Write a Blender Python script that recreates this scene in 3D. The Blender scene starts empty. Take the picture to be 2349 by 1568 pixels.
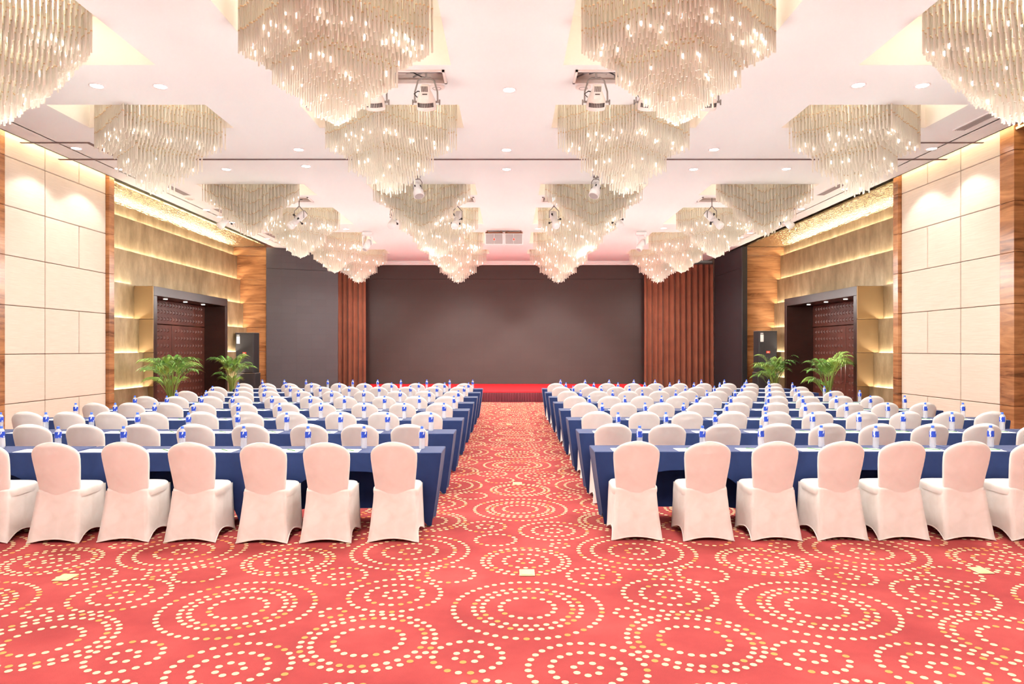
import bpy, math, random
import numpy as np
from mathutils import Vector, Matrix
R = random.Random(11)
PI = math.pi
sc = bpy.context.scene
COL = sc.collection

# ------------------------------------------------------------------ camera, world, exposure
CAMH = 1.75
FPX = 1566.0
cam = bpy.data.cameras.new('camera')
cam.sensor_width = 36.0
cam.lens = FPX / 2349.0 * 36.0
cam.shift_x = (1174.5 - 1167.0) / 2349.0
cam.shift_y = (800.0 - 784.0) / 2349.0
cam.clip_end = 200
camo = bpy.data.objects.new('camera', cam)
camo.location = (0, 0, CAMH)
camo.rotation_euler = (PI / 2, 0, 0)
COL.objects.link(camo)
sc.camera = camo

world = bpy.data.worlds.new('world')
world.use_nodes = True
world.node_tree.nodes['Background'].inputs[0].default_value = (1, .95, .9, 1)
world.node_tree.nodes['Background'].inputs[1].default_value = 0.05
sc.world = world

sc.view_settings.view_transform = 'Standard'
sc.view_settings.look = 'None'
sc.view_settings.gamma = 1.0
sc.view_settings.use_curve_mapping = False
sc.view_settings.exposure = 0.36
sc.cycles.max_bounces = 4
sc.cycles.adaptive_threshold = 0.08
sc.cycles.use_light_tree = False
sc.cycles.denoising_prefilter = 'FAST'
sc.cycles.diffuse_bounces = 4
sc.cycles.glossy_bounces = 2
sc.cycles.transmission_bounces = 4
sc.cycles.transparent_max_bounces = 14
sc.cycles.sample_clamp_indirect = 6.0
sc.cycles.caustics_reflective = False
sc.cycles.caustics_refractive = False

P_CHAND = 62.0       # power of one full chandelier, downward
P_GLOW = 74.0        # power of its glow to all sides
P_DOWN = 40.0        # power of one ceiling downlight
P_STAGE = 600.0      # power of a stage spotlight
E_COVE = 40.0
E_TIER = 55.0

# ------------------------------------------------------------------ helpers
def lin(c):
    c = c / 255.0
    return c / 12.92 if c <= 0.04045 else ((c + 0.055) / 1.055) ** 2.4
def rgb(r, g, b):
    return (lin(r), lin(g), lin(b), 1.0)

class MB:
    """collects verts and faces of ONE mesh"""
    def __init__(s):
        s.v = []; s.f = []; s.m = []; s.s = []
    def add(s, vs, fs, mi=0, sm=False):
        o = len(s.v)
        s.v.extend(vs)
        for f in fs:
            s.f.append(tuple(i + o for i in f)); s.m.append(mi); s.s.append(sm)
        return s
    def box(s, a, b, mi=0, bev=0.0):
        x0, x1 = min(a[0], b[0]), max(a[0], b[0])
        y0, y1 = min(a[1], b[1]), max(a[1], b[1])
        z0, z1 = min(a[2], b[2]), max(a[2], b[2])
        if bev <= 0:
            vs = [(x0,y0,z0),(x1,y0,z0),(x1,y1,z0),(x0,y1,z0),(x0,y0,z1),(x1,y0,z1),(x1,y1,z1),(x0,y1,z1)]
            fs = [(0,3,2,1),(4,5,6,7),(0,1,5,4),(1,2,6,5),(2,3,7,6),(3,0,4,7)]
            return s.add(vs, fs, mi)
        e = min(bev, (x1-x0)*.45, (y1-y0)*.45, (z1-z0)*.45)
        vs = []; idx = {}
        X = (x0, x1); Y = (y0, y1); Z = (z0, z1)
        for i in (0,1):
            for j in (0,1):
                for k in (0,1):
                    sx = 1 if i == 0 else -1; sy = 1 if j == 0 else -1; sz = 1 if k == 0 else -1
                    for ax, p in enumerate(((X[i], Y[j]+sy*e, Z[k]+sz*e), (X[i]+sx*e, Y[j], Z[k]+sz*e), (X[i]+sx*e, Y[j]+sy*e, Z[k]))):
                        idx[(i,j,k,ax)] = len(vs); vs.append(p)
        g = idx
        fs = []
        for i in (0,1):
            q = [g[(i,0,0,0)], g[(i,1,0,0)], g[(i,1,1,0)], g[(i,0,1,0)]]
            fs.append(tuple(q if i else q[::-1]))
        for j in (0,1):
            q = [g[(0,j,0,1)], g[(1,j,0,1)], g[(1,j,1,1)], g[(0,j,1,1)]]
            fs.append(tuple(q[::-1] if j else q))
        for k in (0,1):
            q = [g[(0,0,k,2)], g[(1,0,k,2)], g[(1,1,k,2)], g[(0,1,k,2)]]
            fs.append(tuple(q if k else q[::-1]))
        for a_ in (0,1):
            for b_ in (0,1):
                q = [g[(0,a_,b_,1)], g[(1,a_,b_,1)], g[(1,a_,b_,2)], g[(0,a_,b_,2)]]
                fs.append(tuple(q if (a_ + b_) % 2 else q[::-1]))
                q = [g[(a_,0,b_,0)], g[(a_,1,b_,0)], g[(a_,1,b_,2)], g[(a_,0,b_,2)]]
                fs.append(tuple(q[::-1] if (a_ + b_) % 2 else q))
                q = [g[(a_,b_,0,0)], g[(a_,b_,1,0)], g[(a_,b_,1,1)], g[(a_,b_,0,1)]]
                fs.append(tuple(q if (a_ + b_) % 2 else q[::-1]))
        for i in (0,1):
            for j in (0,1):
                for k in (0,1):
                    q = [g[(i,j,k,0)], g[(i,j,k,1)], g[(i,j,k,2)]]
                    fs.append(tuple(q if (i+j+k) % 2 else q[::-1]))
        return s.add(vs, fs, mi)
    def lathe(s, prof, n=16, c=(0,0,0), mi=0, sm=True, mat=None, caps=True):
        vs = []; fs = []
        for (r, z) in prof:
            for i in range(n):
                a = 2*PI*i/n
                vs.append((r*math.cos(a), r*math.sin(a), z))
        for k in range(len(prof)-1):
            for i in range(n):
                j = (i+1) % n
                fs.append((k*n+i, k*n+j, (k+1)*n+j, (k+1)*n+i))
        if caps:
            fs.append(tuple(range(n))[::-1]); fs.append(tuple((len(prof)-1)*n+i for i in range(n)))
        if mat is not None:
            vs = [tuple(mat @ Vector(p)) for p in vs]
        vs = [(p[0]+c[0], p[1]+c[1], p[2]+c[2]) for p in vs]
        return s.add(vs, fs, mi, sm)
    def tube(s, pts, r, n=8, mi=0, sm=True):
        pts = [Vector(p) for p in pts]
        vs = []; fs = []
        up = Vector((0,0,1))
        for k, p in enumerate(pts):
            t = (pts[min(k+1, len(pts)-1)] - pts[max(k-1, 0)]).normalized()
            a = up.cross(t)
            if a.length < 1e-3: a = Vector((1,0,0))
            a.normalize(); b = t.cross(a)
            rr = r[k] if isinstance(r, (list, tuple)) else r
            for i in range(n):
                q = 2*PI*i/n
                vs.append(tuple(p + a*rr*math.cos(q) + b*rr*math.sin(q)))
        for k in range(len(pts)-1):
            for i in range(n):
                j = (i+1) % n
                fs.append((k*n+i, k*n+j, (k+1)*n+j, (k+1)*n+i))
        fs.append(tuple(range(n))[::-1]); fs.append(tuple((len(pts)-1)*n+i for i in range(n)))
        return s.add(vs, fs, mi, sm)
    def grid(s, P, mi=0, sm=True, close_u=False):
        """P[row][col] points -> quads"""
        nr = len(P); nc = len(P[0])
        vs = [tuple(p) for row in P for p in row]
        fs = []
        for r_ in range(nr-1):
            for c_ in range(nc if close_u else nc-1):
                d_ = (c_+1) % nc
                fs.append((r_*nc+c_, r_*nc+d_, (r_+1)*nc+d_, (r_+1)*nc+c_))
        return s.add(vs, fs, mi, sm)
    def mesh(s, name, mats):
        me = bpy.data.meshes.new(name)
        me.from_pydata(s.v, [], s.f)
        if not isinstance(mats, (list, tuple)): mats = [mats]
        for m in mats: me.materials.append(m)
        if any(s.m): me.polygons.foreach_set('material_index', s.m)
        me.polygons.foreach_set('use_smooth', s.s)
        me.update()
        return me

def obj(name, data, mats=None, parent=None, loc=None, rot=None, kind=None):
    if isinstance(data, MB): data = data.mesh(name, mats)
    o = bpy.data.objects.new(name, data)
    COL.objects.link(o)
    if parent is not None: o.parent = parent
    if loc is not None: o.location = loc
    if rot is not None: o.rotation_euler = rot
    if kind: o['kind'] = kind
    return o
def tag(o, label, cat, group=None, kind=None):
    if label: o['label'] = label
    if cat: o['category'] = cat
    if group: o['group'] = group
    if kind: o['kind'] = kind
    return o
def thing(name, label, cat, loc=(0,0,0), rotz=0.0, group=None):
    o = bpy.data.objects.new(name, None)
    o.empty_display_size = .1
    COL.objects.link(o)
    o.location = loc; o.rotation_euler = (0,0,rotz)
    return tag(o, label, cat, group)
def copy_tree(src, parent=None):
    c = src.copy(); COL.objects.link(c)
    if parent is not None: c.parent = parent
    for ch in list(src.children):
        copy_tree(ch, c)
    return c

# ------------------------------------------------------------------ materials
def newmat(name):
    m = bpy.data.materials.new(name); m.use_nodes = True
    nt = m.node_tree
    return m, nt, nt.nodes['Principled BSDF']
def mat(name, col, rough=.6, metal=0.0, spec=.5, emit=None, estr=0.0, alpha=1.0):
    m, nt, b = newmat(name)
    b.inputs['Base Color'].default_value = col
    b.inputs['Roughness'].default_value = rough
    b.inputs['Metallic'].default_value = metal
    b.inputs['Specular IOR Level'].default_value = spec
    b.inputs['Alpha'].default_value = alpha
    if emit:
        b.inputs['Emission Color'].default_value = emit
        b.inputs['Emission Strength'].default_value = estr
    return m
def coords(nt, scale=(1,1,1), rot=(0,0,0), kind='Object'):
    tc = nt.nodes.new('ShaderNodeTexCoord'); mp = nt.nodes.new('ShaderNodeMapping')
    mp.inputs['Scale'].default_value = scale; mp.inputs['Rotation'].default_value = rot
    nt.links.new(tc.outputs[kind], mp.inputs['Vector'])
    return mp.outputs['Vector']
def noise(nt, vec, scale=5, detail=4, rough=.5, dist=0.0):
    n = nt.nodes.new('ShaderNodeTexNoise')
    n.inputs['Scale'].default_value = scale; n.inputs['Detail'].default_value = detail
    n.inputs['Roughness'].default_value = rough; n.inputs['Distortion'].default_value = dist
    if vec is not None: nt.links.new(vec, n.inputs['Vector'])
    return n
def ramp(nt, fac, stops):
    r = nt.nodes.new('ShaderNodeValToRGB')
    el = r.color_ramp.elements
    while len(el) < len(stops): el.new(.5)
    for e, (p, c) in zip(el, stops):
        e.position = p; e.color = c
    nt.links.new(fac, r.inputs['Fac'])
    return r.outputs['Color']
def bump(nt, b, h, strength=.3, dist=.02):
    bp = nt.nodes.new('ShaderNodeBump')
    bp.inputs['Strength'].default_value = strength; bp.inputs['Distance'].default_value = dist
    nt.links.new(h, bp.inputs['Height']); nt.links.new(bp.outputs['Normal'], b.inputs['Normal'])

def mat_carpet():
    m, nt, b = newmat('carpet_red')
    v = coords(nt)
    n1 = noise(nt, v, 1.3, 6, .6); n2 = noise(nt, v, 220, 2, .6)
    mx = nt.nodes.new('ShaderNodeMath'); mx.operation = 'MULTIPLY_ADD'
    nt.links.new(n2.outputs['Fac'], mx.inputs[0]); mx.inputs[1].default_value = .45
    sb = nt.nodes.new('ShaderNodeMath'); sb.operation = 'MULTIPLY_ADD'
    nt.links.new(n1.outputs['Fac'], sb.inputs[0]); sb.inputs[1].default_value = 1.0; sb.inputs[2].default_value = -.22
    nt.links.new(sb.outputs[0], mx.inputs[2])
    c = ramp(nt, mx.outputs[0], [(.25, rgb(143,56,58)), (.5, rgb(162,67,67)), (.78, rgb(180,84,81))])
    nt.links.new(c, b.inputs['Base Color'])
    b.inputs['Roughness'].default_value = .95; b.inputs['Specular IOR Level'].default_value = .1
    return m
def mat_wood(name, cols, seed=0.0, rough=.22, sc_=(.45,.45,4.2)):
    m, nt, b = newmat(name)
    v = coords(nt, sc_)
    n1 = noise(nt, v, 1.6, 7, .62, 1.2)
    v2 = coords(nt, (.35,.35,1.2))
    n2 = noise(nt, v2, 1.3, 2, .5)
    ad = nt.nodes.new('ShaderNodeMath'); ad.operation = 'MULTIPLY_ADD'; ad.inputs[1].default_value = .5
    nt.links.new(n2.outputs['Fac'], ad.inputs[0]); 
    s2 = nt.nodes.new('ShaderNodeMath'); s2.operation = 'SUBTRACT'; s2.inputs[1].default_value = .25
    nt.links.new(n1.outputs['Fac'], s2.inputs[0]); nt.links.new(s2.outputs[0], ad.inputs[2])
    c = ramp(nt, ad.outputs[0], [(.28, cols[0]), (.42, cols[1]), (.58, cols[2]), (.75, cols[3])])
    nt.links.new(c, b.inputs['Base Color'])
    b.inputs['Roughness'].default_value = rough; b.inputs['Specular IOR Level'].default_value = .5
    return m
def mat_fabric_panel():
    m, nt, b = newmat('cream_wall_fabric')
    v = coords(nt, (1,1,40)); n = noise(nt, v, 3.0, 4, .6)
    c = ramp(nt, n.outputs['Fac'], [(.3, rgb(208,190,172)), (.7, rgb(220,204,188))])
    nt.links.new(c, b.inputs['Base Color'])
    b.inputs['Roughness'].default_value = .9; b.inputs['Specular IOR Level'].default_value = .15
    bump(nt, b, n.outputs['Fac'], .15, .004)
    return m
def mat_gold_panel():
    m, nt, b = newmat('brushed_gold_leaf')
    v = coords(nt, (1.2,1.2,.5)); n = noise(nt, v, 2.4, 6, .65)
    v2 = coords(nt, (30,30,1.4)); n2 = noise(nt, v2, 1.5, 3, .6)
    ad = nt.nodes.new('ShaderNodeMath'); ad.operation = 'MULTIPLY_ADD'; ad.inputs[1].default_value = .16
    nt.links.new(n2.outputs['Fac'], ad.inputs[0])
    s2 = nt.nodes.new('ShaderNodeMath'); s2.operation = 'SUBTRACT'; s2.inputs[1].default_value = .08
    nt.links.new(n.outputs['Fac'], s2.inputs[0]); nt.links.new(s2.outputs[0], ad.inputs[2])
    c = ramp(nt, ad.outputs[0], [(.3, rgb(140,118,86)), (.5, rgb(166,144,110)), (.72, rgb(192,172,138))])
    nt.links.new(c, b.inputs['Base Color'])
    b.inputs['Roughness'].default_value = .42; b.inputs['Metallic'].default_value = .35
    return m
def mat_hammered():
    m, nt, b = newmat('hammered_gold_soffit')
    v = coords(nt, (3.2,1.0,1))
    vo = nt.nodes.new('ShaderNodeTexVoronoi'); vo.inputs['Scale'].default_value = 5.0
    nt.links.new(v, vo.inputs['Vector'])
    n = noise(nt, v, 6, 3, .5)
    b.inputs['Base Color'].default_value = rgb(206,182,140)
    b.inputs['Roughness'].default_value = .22; b.inputs['Metallic'].default_value = .9
    ad = nt.nodes.new('ShaderNodeMath'); ad.operation = 'MULTIPLY_ADD'; ad.inputs[1].default_value = .6
    nt.links.new(n.outputs['Fac'], ad.inputs[0]); nt.links.new(vo.outputs['Distance'], ad.inputs[2])
    bump(nt, b, ad.outputs[0], .8, .05)
    return m
def mat_cloth(name, c0, c1, scale=3.0, bs=.25, rough=.85, spec=.2, bd=.01):
    m, nt, b = newmat(name)
    v = coords(nt, (1,1,1)); n = noise(nt, v, scale, 3, .5, .6)
    c = ramp(nt, n.outputs['Fac'], [(.3, c0), (.7, c1)])
    nt.links.new(c, b.inputs['Base Color'])
    b.inputs['Roughness'].default_value = rough; b.inputs['Specular IOR Level'].default_value = spec
    b.inputs['Sheen Weight'].default_value = .15
    bump(nt, b, n.outputs['Fac'], bs, bd)
    return m
def mat_screen(name, c0, c1):
    m, nt, b = newmat(name)
    v = coords(nt, (1,1,1))
    n = noise(nt, v, 60, 2, .5)
    c = ramp(nt, n.outputs['Fac'], [(.3, c0), (.7, c1)])
    br = nt.nodes.new('ShaderNodeTexBrick')
    br.offset = 0; br.inputs['Scale'].default_value = 1.0
    br.inputs['Brick Width'].default_value = .5; br.inputs['Row Height'].default_value = .25
    br.inputs['Mortar Size'].default_value = .004
    vv = coords(nt, (1,1,1), (PI/2,0,0)); nt.links.new(vv, br.inputs['Vector'])
    br.inputs['Color1'].default_value = (1,1,1,1); br.inputs['Color2'].default_value = (.93,.93,.93,1); br.inputs['Mortar'].default_value = (.8,.8,.8,1)
    mx = nt.nodes.new('ShaderNodeMix'); mx.data_type = 'RGBA'; mx.blend_type = 'MULTIPLY'
    mx.inputs['Factor'].default_value = 1.0
    nt.links.new(c, mx.inputs['A']); nt.links.new(br.outputs['Color'], mx.inputs['B'])
    nt.links.new(mx.outputs['Result'], b.inputs['Base Color'])
    b.inputs['Roughness'].default_value = .55; b.inputs['Specular IOR Level'].default_value = .3
    return m
def mat_emit(name, col, s, sample=True):
    m = bpy.data.materials.new(name); m.use_nodes = True
    nt = m.node_tree; nt.nodes.clear()
    e = nt.nodes.new('ShaderNodeEmission'); o = nt.nodes.new('ShaderNodeOutputMaterial')
    e.inputs[0].default_value = col; e.inputs[1].default_value = s
    nt.links.new(e.outputs[0], o.inputs[0])
    if not sample: m.cycles.emission_sampling = 'NONE'
    return m
def mat_rod():
    m, nt, b = newmat('glass_rod_cream')
    b.inputs['Base Color'].default_value = rgb(254,248,234)
    b.inputs['Roughness'].default_value = .12
    b.inputs['Specular IOR Level'].default_value = .8
    tr = nt.nodes.new('ShaderNodeBsdfTranslucent'); tr.inputs['Color'].default_value = rgb(254,248,234)
    mx = nt.nodes.new('ShaderNodeMixShader'); mx.inputs[0].default_value = .5
    nt.links.new(b.outputs[0], mx.inputs[1]); nt.links.new(tr.outputs[0], mx.inputs[2])
    nt.links.new(mx.outputs[0], nt.nodes['Material Output'].inputs['Surface'])
    return m
def mat_label():
    m, nt, b = newmat('bottle_label_blue')
    tc = nt.nodes.new('ShaderNodeTexCoord')
    vo = nt.nodes.new('ShaderNodeTexNoise'); vo.inputs['Scale'].default_value = 42.0
    vo.inputs['Detail'].default_value = 1.0
    mp = nt.nodes.new('ShaderNodeMapping'); mp.inputs['Scale'].default_value = (1.2,1.2,.5)
    nt.links.new(tc.outputs['Object'], mp.inputs['Vector']); nt.links.new(mp.outputs['Vector'], vo.inputs['Vector'])
    c = ramp(nt, vo.outputs['Fac'], [(.56, rgb(32,72,190)), (.6, rgb(225,232,250))])
    nt.links.new(c, b.inputs['Base Color'])
    b.inputs['Roughness'].default_value = .4
    return m

M = {}
M['carpet'] = mat_carpet()
M['dot_cream'] = mat('carpet_dot_cream', rgb(230,202,160), .95, spec=.1)
M['dot_orange'] = mat('carpet_dot_orange', rgb(220,146,88), .95, spec=.1)
M['brass'] = mat('floor_box_brass', rgb(238,214,160), .35, .3)
M['ceiling'] = mat('ceiling_paint', rgb(232,234,231), .9, spec=.2)
M['recess'] = mat('recess_paint', rgb(246,238,226), .8, spec=.2)
M['groove'] = mat('track_groove', rgb(112,92,88), .6)
M['cove'] = mat('cove_paint', rgb(250,240,215), .9)
M['fabric'] = mat_fabric_panel()
M['backing'] = mat('panel_backing', rgb(120,92,70), .9)
M['wood'] = mat_wood('walnut_veneer', (rgb(104,62,38), rgb(150,98,62), rgb(176,122,80), rgb(192,142,100)))
M['gold'] = mat_gold_panel()
M['soffit'] = mat_hammered()
M['bronze'] = mat('bronze_sheet', rgb(160,132,96), .35, .55)
M['darkwood'] = mat_wood('dark_door_wood', (rgb(48,28,22), rgb(53,31,25), rgb(58,34,27), rgb(63,38,30)), rough=.3, sc_=(1,1,3))
M['doorleaf'] = mat_wood('red_brown_door_wood', (rgb(76,38,29), rgb(82,42,32), rgb(88,46,35), rgb(94,50,38)), rough=.4, sc_=(1,1,3))
M['plaster'] = mat('wall_plaster', rgb(232,220,205), .9)
M['led_strip'] = mat_emit('warm_led_strip', (1,.92,.74,1), E_TIER)
M['cove_strip'] = mat_emit('cove_led_strip', (1,.93,.77,1), E_COVE)
M['lens'] = mat_emit('downlight_lens', (1,.97,.92,1), 25.0, False)
M['lens_dim'] = mat_emit('portal_light_lens', (1,.9,.78,1), 3.0, False)
M['glint'] = mat_emit('chandelier_glint', (1,.97,.92,1), 9.0, False)  # sparkle of the glass put into a glowing material
M['plate'] = mat_emit('led_ceiling_plate', (1,.93,.82,1), 8.0, False)
M['rod'] = mat_rod()
M['rodcap'] = mat('rod_cap_amber', rgb(226,198,158), .3, .1)
M['white_metal'] = mat('white_fixture_metal', rgb(235,232,230), .4)
M['grey_metal'] = mat('grey_fixture_metal', rgb(150,142,138), .4, .5)
M['pinkwhite'] = mat('cream_fixture_plastic', rgb(232,220,212), .45)
M['black'] = mat('black_plastic', rgb(34,32,34), .45)
M['blueglow'] = mat('blue_display', rgb(60,60,140), .3)
M['grille'] = mat('vent_grille', rgb(170,160,156), .6)
M['vent_dark'] = mat('vent_dark', rgb(70,62,60), .8)
M['chair'] = mat_cloth('white_spandex', rgb(232,224,216), rgb(244,238,232), 7.0, .12, .8, .15, .01)
M['chair_back'] = mat_cloth('white_spandex_back', rgb(232,224,217), rgb(242,236,230), 5.0, .22, .8, .15, .012)
M['navy'] = mat_cloth('navy_spandex', rgb(28,48,96), rgb(35,56,106), 4.0, .12, .75, .25, .01)
M['plastic'] = mat('clear_bottle_plastic', rgb(232,236,246), .08, spec=.7, alpha=.42)
M['cap'] = mat('blue_bottle_cap', rgb(70,118,232), .4)
M['label'] = mat_label()
M['paper'] = mat('white_paper', rgb(246,246,246), .8)
M['green'] = mat('green_pencil', rgb(92,165,80), .5)
M['screen'] = mat_screen('led_screen_face', rgb(62,49,46), rgb(74,58,54))
M['screen2'] = mat_screen('led_side_screen_face', rgb(74,68,72), rgb(86,80,82))
M['screen3'] = mat_screen('led_side_screen_dark', rgb(50,42,46), rgb(58,50,52))
M['curtain'] = mat_cloth('brown_curtain', rgb(120,68,50), rgb(136,80,58), 2.0, .1, .8, .2)
M['stage'] = mat('stage_red_carpet', rgb(214,40,46), .95, spec=.1)
M['skirt'] = mat_cloth('burgundy_velvet', rgb(72,6,20), rgb(88,10,26), 2.0, .1, .6, .3)
M['speaker'] = mat('speaker_cabinet_black', rgb(52,50,54), .7)
M['spk_edge'] = mat('speaker_edge', rgb(30,29,31), .6)
M['logo_red'] = mat('logo_red', rgb(236,84,58), .5)
M['spk_grey'] = mat('speaker_grille_grey', rgb(176,166,164), .7)
M['leaf'] = mat_cloth('palm_leaf', rgb(78,140,48), rgb(136,190,88), 6.0, .05, .45, .4)
M['leaf2'] = mat_cloth('palm_leaf_light', rgb(140,190,70), rgb(186,222,118), 6.0, .05, .45, .4)
M['stem'] = mat('palm_stem', rgb(128,150,66), .6)
M['pot'] = mat('white_ceramic_pot', rgb(232,222,212), .3)
M['soil'] = mat('potting_soil', rgb(60,44,34), .95)
M['steel'] = mat('door_handle_steel', rgb(190,180,170), .3, .9)
M['red_reflect'] = mat_emit('red_reflection_glow', (1,.08,.06,1), .7, False)  # red reflection put into the material as a weak glow

ZC = 5.25            # ceiling height
HC = ZC - CAMH       # ceiling above the camera
def cpt(px, py, z=ZC):   # photo pixel -> place on the plane at height z
    d = FPX * (z - CAMH) / (800.0 - py)
    return ((px - 1167.0) / FPX * d, d)

# ------------------------------------------------------------------ floor
X_L, X_R = 8.33, 8.12
Y0, Y1 = -6.0, 28.0
fl = MB(); fl.box((-10, Y0, -.12), (10, Y1, 0))
floor = obj('floor', fl, M['carpet'], kind='structure')
# woven rings of dots
TX, TY = 1.955, 2.84
RINGS = dict(A=(.5,.365,.306,.185), B=(.398,.338,.207), C=(.325,.2,.075), D=(.2,.075), F=(.078,), G=(.185,),
             H=(.36,.305,.18,.065), I=(.5,.385,.23,.085))
TILE = [('A',.127,4.62),('B',-.841,4.10),('C',.43,3.734),('D',-.234,3.887),('C',-.81,4.867),('F',.785,4.53),
        ('H',.14,5.64),('G',-.45,5.30),('D',.654,5.26),('F',-.78,5.32),('I',-.85,5.906),('F',.453,6.08),('G',-.12,6.26)]
NS = 8
ang = np.arange(NS) * 2*np.pi/NS
cen = []; ori = []
for (t, cx, cy) in TILE:
    for i in range(-6, 7):
        for j in range(-2, 8):
            x = cx + i*TX; y = cy + j*TY
            if not (-8.6 < x < 8.4 and .5 < y < 22.6): continue
            for rr in RINGS[t]:
                n = max(5, int(round(2*PI*rr/.066)))
                ph = R.random()*6.28
                for k in range(n):
                    a = ph + 2*PI*k/n
                    px_, py_ = x + rr*math.cos(a), y + rr*math.sin(a)
                    if abs(px_) < 8.05 and py_ < 22.45:
                        cen.append((px_, py_)); ori.append(1 if R.random() < .15 else 0)
cen = np.array(cen); nd = len(cen)
V = np.zeros((nd, NS, 3), np.float32)
V[:,:,0] = cen[:,0:1] + .0205*np.cos(ang)[None]
V[:,:,1] = cen[:,1:2] + .0205*np.sin(ang)[None]
V[:,:,2] = .0015
me = bpy.data.meshes.new('carpet_dots')
me.vertices.add(nd*NS); me.loops.add(nd*NS); me.polygons.add(nd)
me.vertices.foreach_set('co', V.reshape(-1))
me.loops.foreach_set('vertex_index', np.arange(nd*NS, dtype=np.int32))
me.polygons.foreach_set('loop_start', np.arange(nd, dtype=np.int32)*NS)
me.polygons.foreach_set('loop_total', np.full(nd, NS, np.int32))
me.materials.append(M['dot_cream']); me.materials.append(M['dot_orange'])
me.polygons.foreach_set('material_index', np.array(ori, np.int32))
me.update(); me.validate()
obj('carpet_dots', me, parent=floor, kind='stuff')

# ------------------------------------------------------------------ ceiling with recesses
CXS = [-5.495, -1.854, 1.814, 5.455]
HW = 1.14
K = FPX * HC
ROWS = [(-2.5, -.22, 'full'), (1.9, 4.13, 'full'), (6.17, 8.42, 'full'), (9.79, 10.81, 'near'), (14.5, 15.54, 'far'),  # first two rows are out of view, added for their light
        (16.9, 19.13, 'full'), (20.47, 22.66, 'full'), (24.02, 25.08, 'near')]
holes = []
for (a, b, k) in ROWS:
    for cx in CXS: holes.append((cx-HW, cx+HW, a, b))
HATCH = [(-2.75,-.81,8.56,8.98), (.84,2.8,8.56,8.98), (-6.7,-4.63,15.72,16.2), (-2.95,-.80,15.72,16.2), (.77,2.9,15.72,16.2), (4.46,6.5,15.72,16.2)]
XE_L, XE_R = -8.1, 7.9
xs = sorted(set([XE_L, XE_R] + [h[0] for h in holes+HATCH] + [h[1] for h in holes+HATCH]))
ys = sorted(set([Y0, 27.45] + [h[2] for h in holes+HATCH] + [h[3] for h in holes+HATCH]))
ce = MB()
for i in range(len(xs)-1):
    for j in range(len(ys)-1):
        mx_, my_ = (xs[i]+xs[i+1])/2, (ys[j]+ys[j+1])/2
        if any(h[0] < mx_ < h[1] and h[2] < my_ < h[3] for h in holes+HATCH): continue
        ce.add([(xs[i],ys[j],ZC),(xs[i],ys[j+1],ZC),(xs[i+1],ys[j+1],ZC),(xs[i+1],ys[j],ZC)], [(0,1,2,3)])
for xe in (XE_L, XE_R):                      # edge of the hung ceiling at the coves
    s_ = 1 if xe > 0 else -1
    ce.box((xe, Y0, ZC), (xe - s_*.03, 27.45, ZC+.08))
ce.box((-10, Y0, 5.95), (10, Y1, 6.05))       # slab above
ceiling = obj('ceiling', ce, M['ceiling'], kind='structure')
def recess(h, top, m, name):
    b = MB()
    x0, x1, y0, y1 = h
    z0, z1 = ZC, top
    b.add([(x0,y0,z0),(x1,y0,z0),(x1,y1,z0),(x0,y1,z0),(x0,y0,z1),(x1,y0,z1),(x1,y1,z1),(x0,y1,z1)],
          [(0,1,5,4),(1,2,6,5),(2,3,7,6),(3,0,4,7),(4,5,6,7)])
    return obj(name, b, m, ceiling)
for h in holes: recess(h, 5.85, M['recess'], 'recess')
for h in HATCH: recess(h, 5.60, M['pinkwhite'], 'hatch_recess')
# grooves of the folding-partition track
def strip(a, b, name='track_groove', m=None):
    q = MB(); q.box((a[0], a[1], ZC-.012), (b[0], b[1], ZC+.001)); return obj(name, q, m or M['groove'], ceiling)
strip((-8.3, 12.57), (8.08, 12.63))
strip((-8.28, 11.56), (-7.1, 11.60)); strip((6.95, 11.56), (8.05, 11.60))
strip((-7.16, 11.6), (-7.1, 12.57)); strip((6.93, 11.6), (6.99, 12.57))
# cornice over the stage screen
q = MB(); q.box((-8.3, 27.12, 5.16), (8.1, 27.3, 5.249), bev=.02); q.box((-8.3, 27.2, 5.10), (8.1, 27.3, 5.16))
obj('trim_1', q, M['ceiling'], kind='structure')

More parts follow.
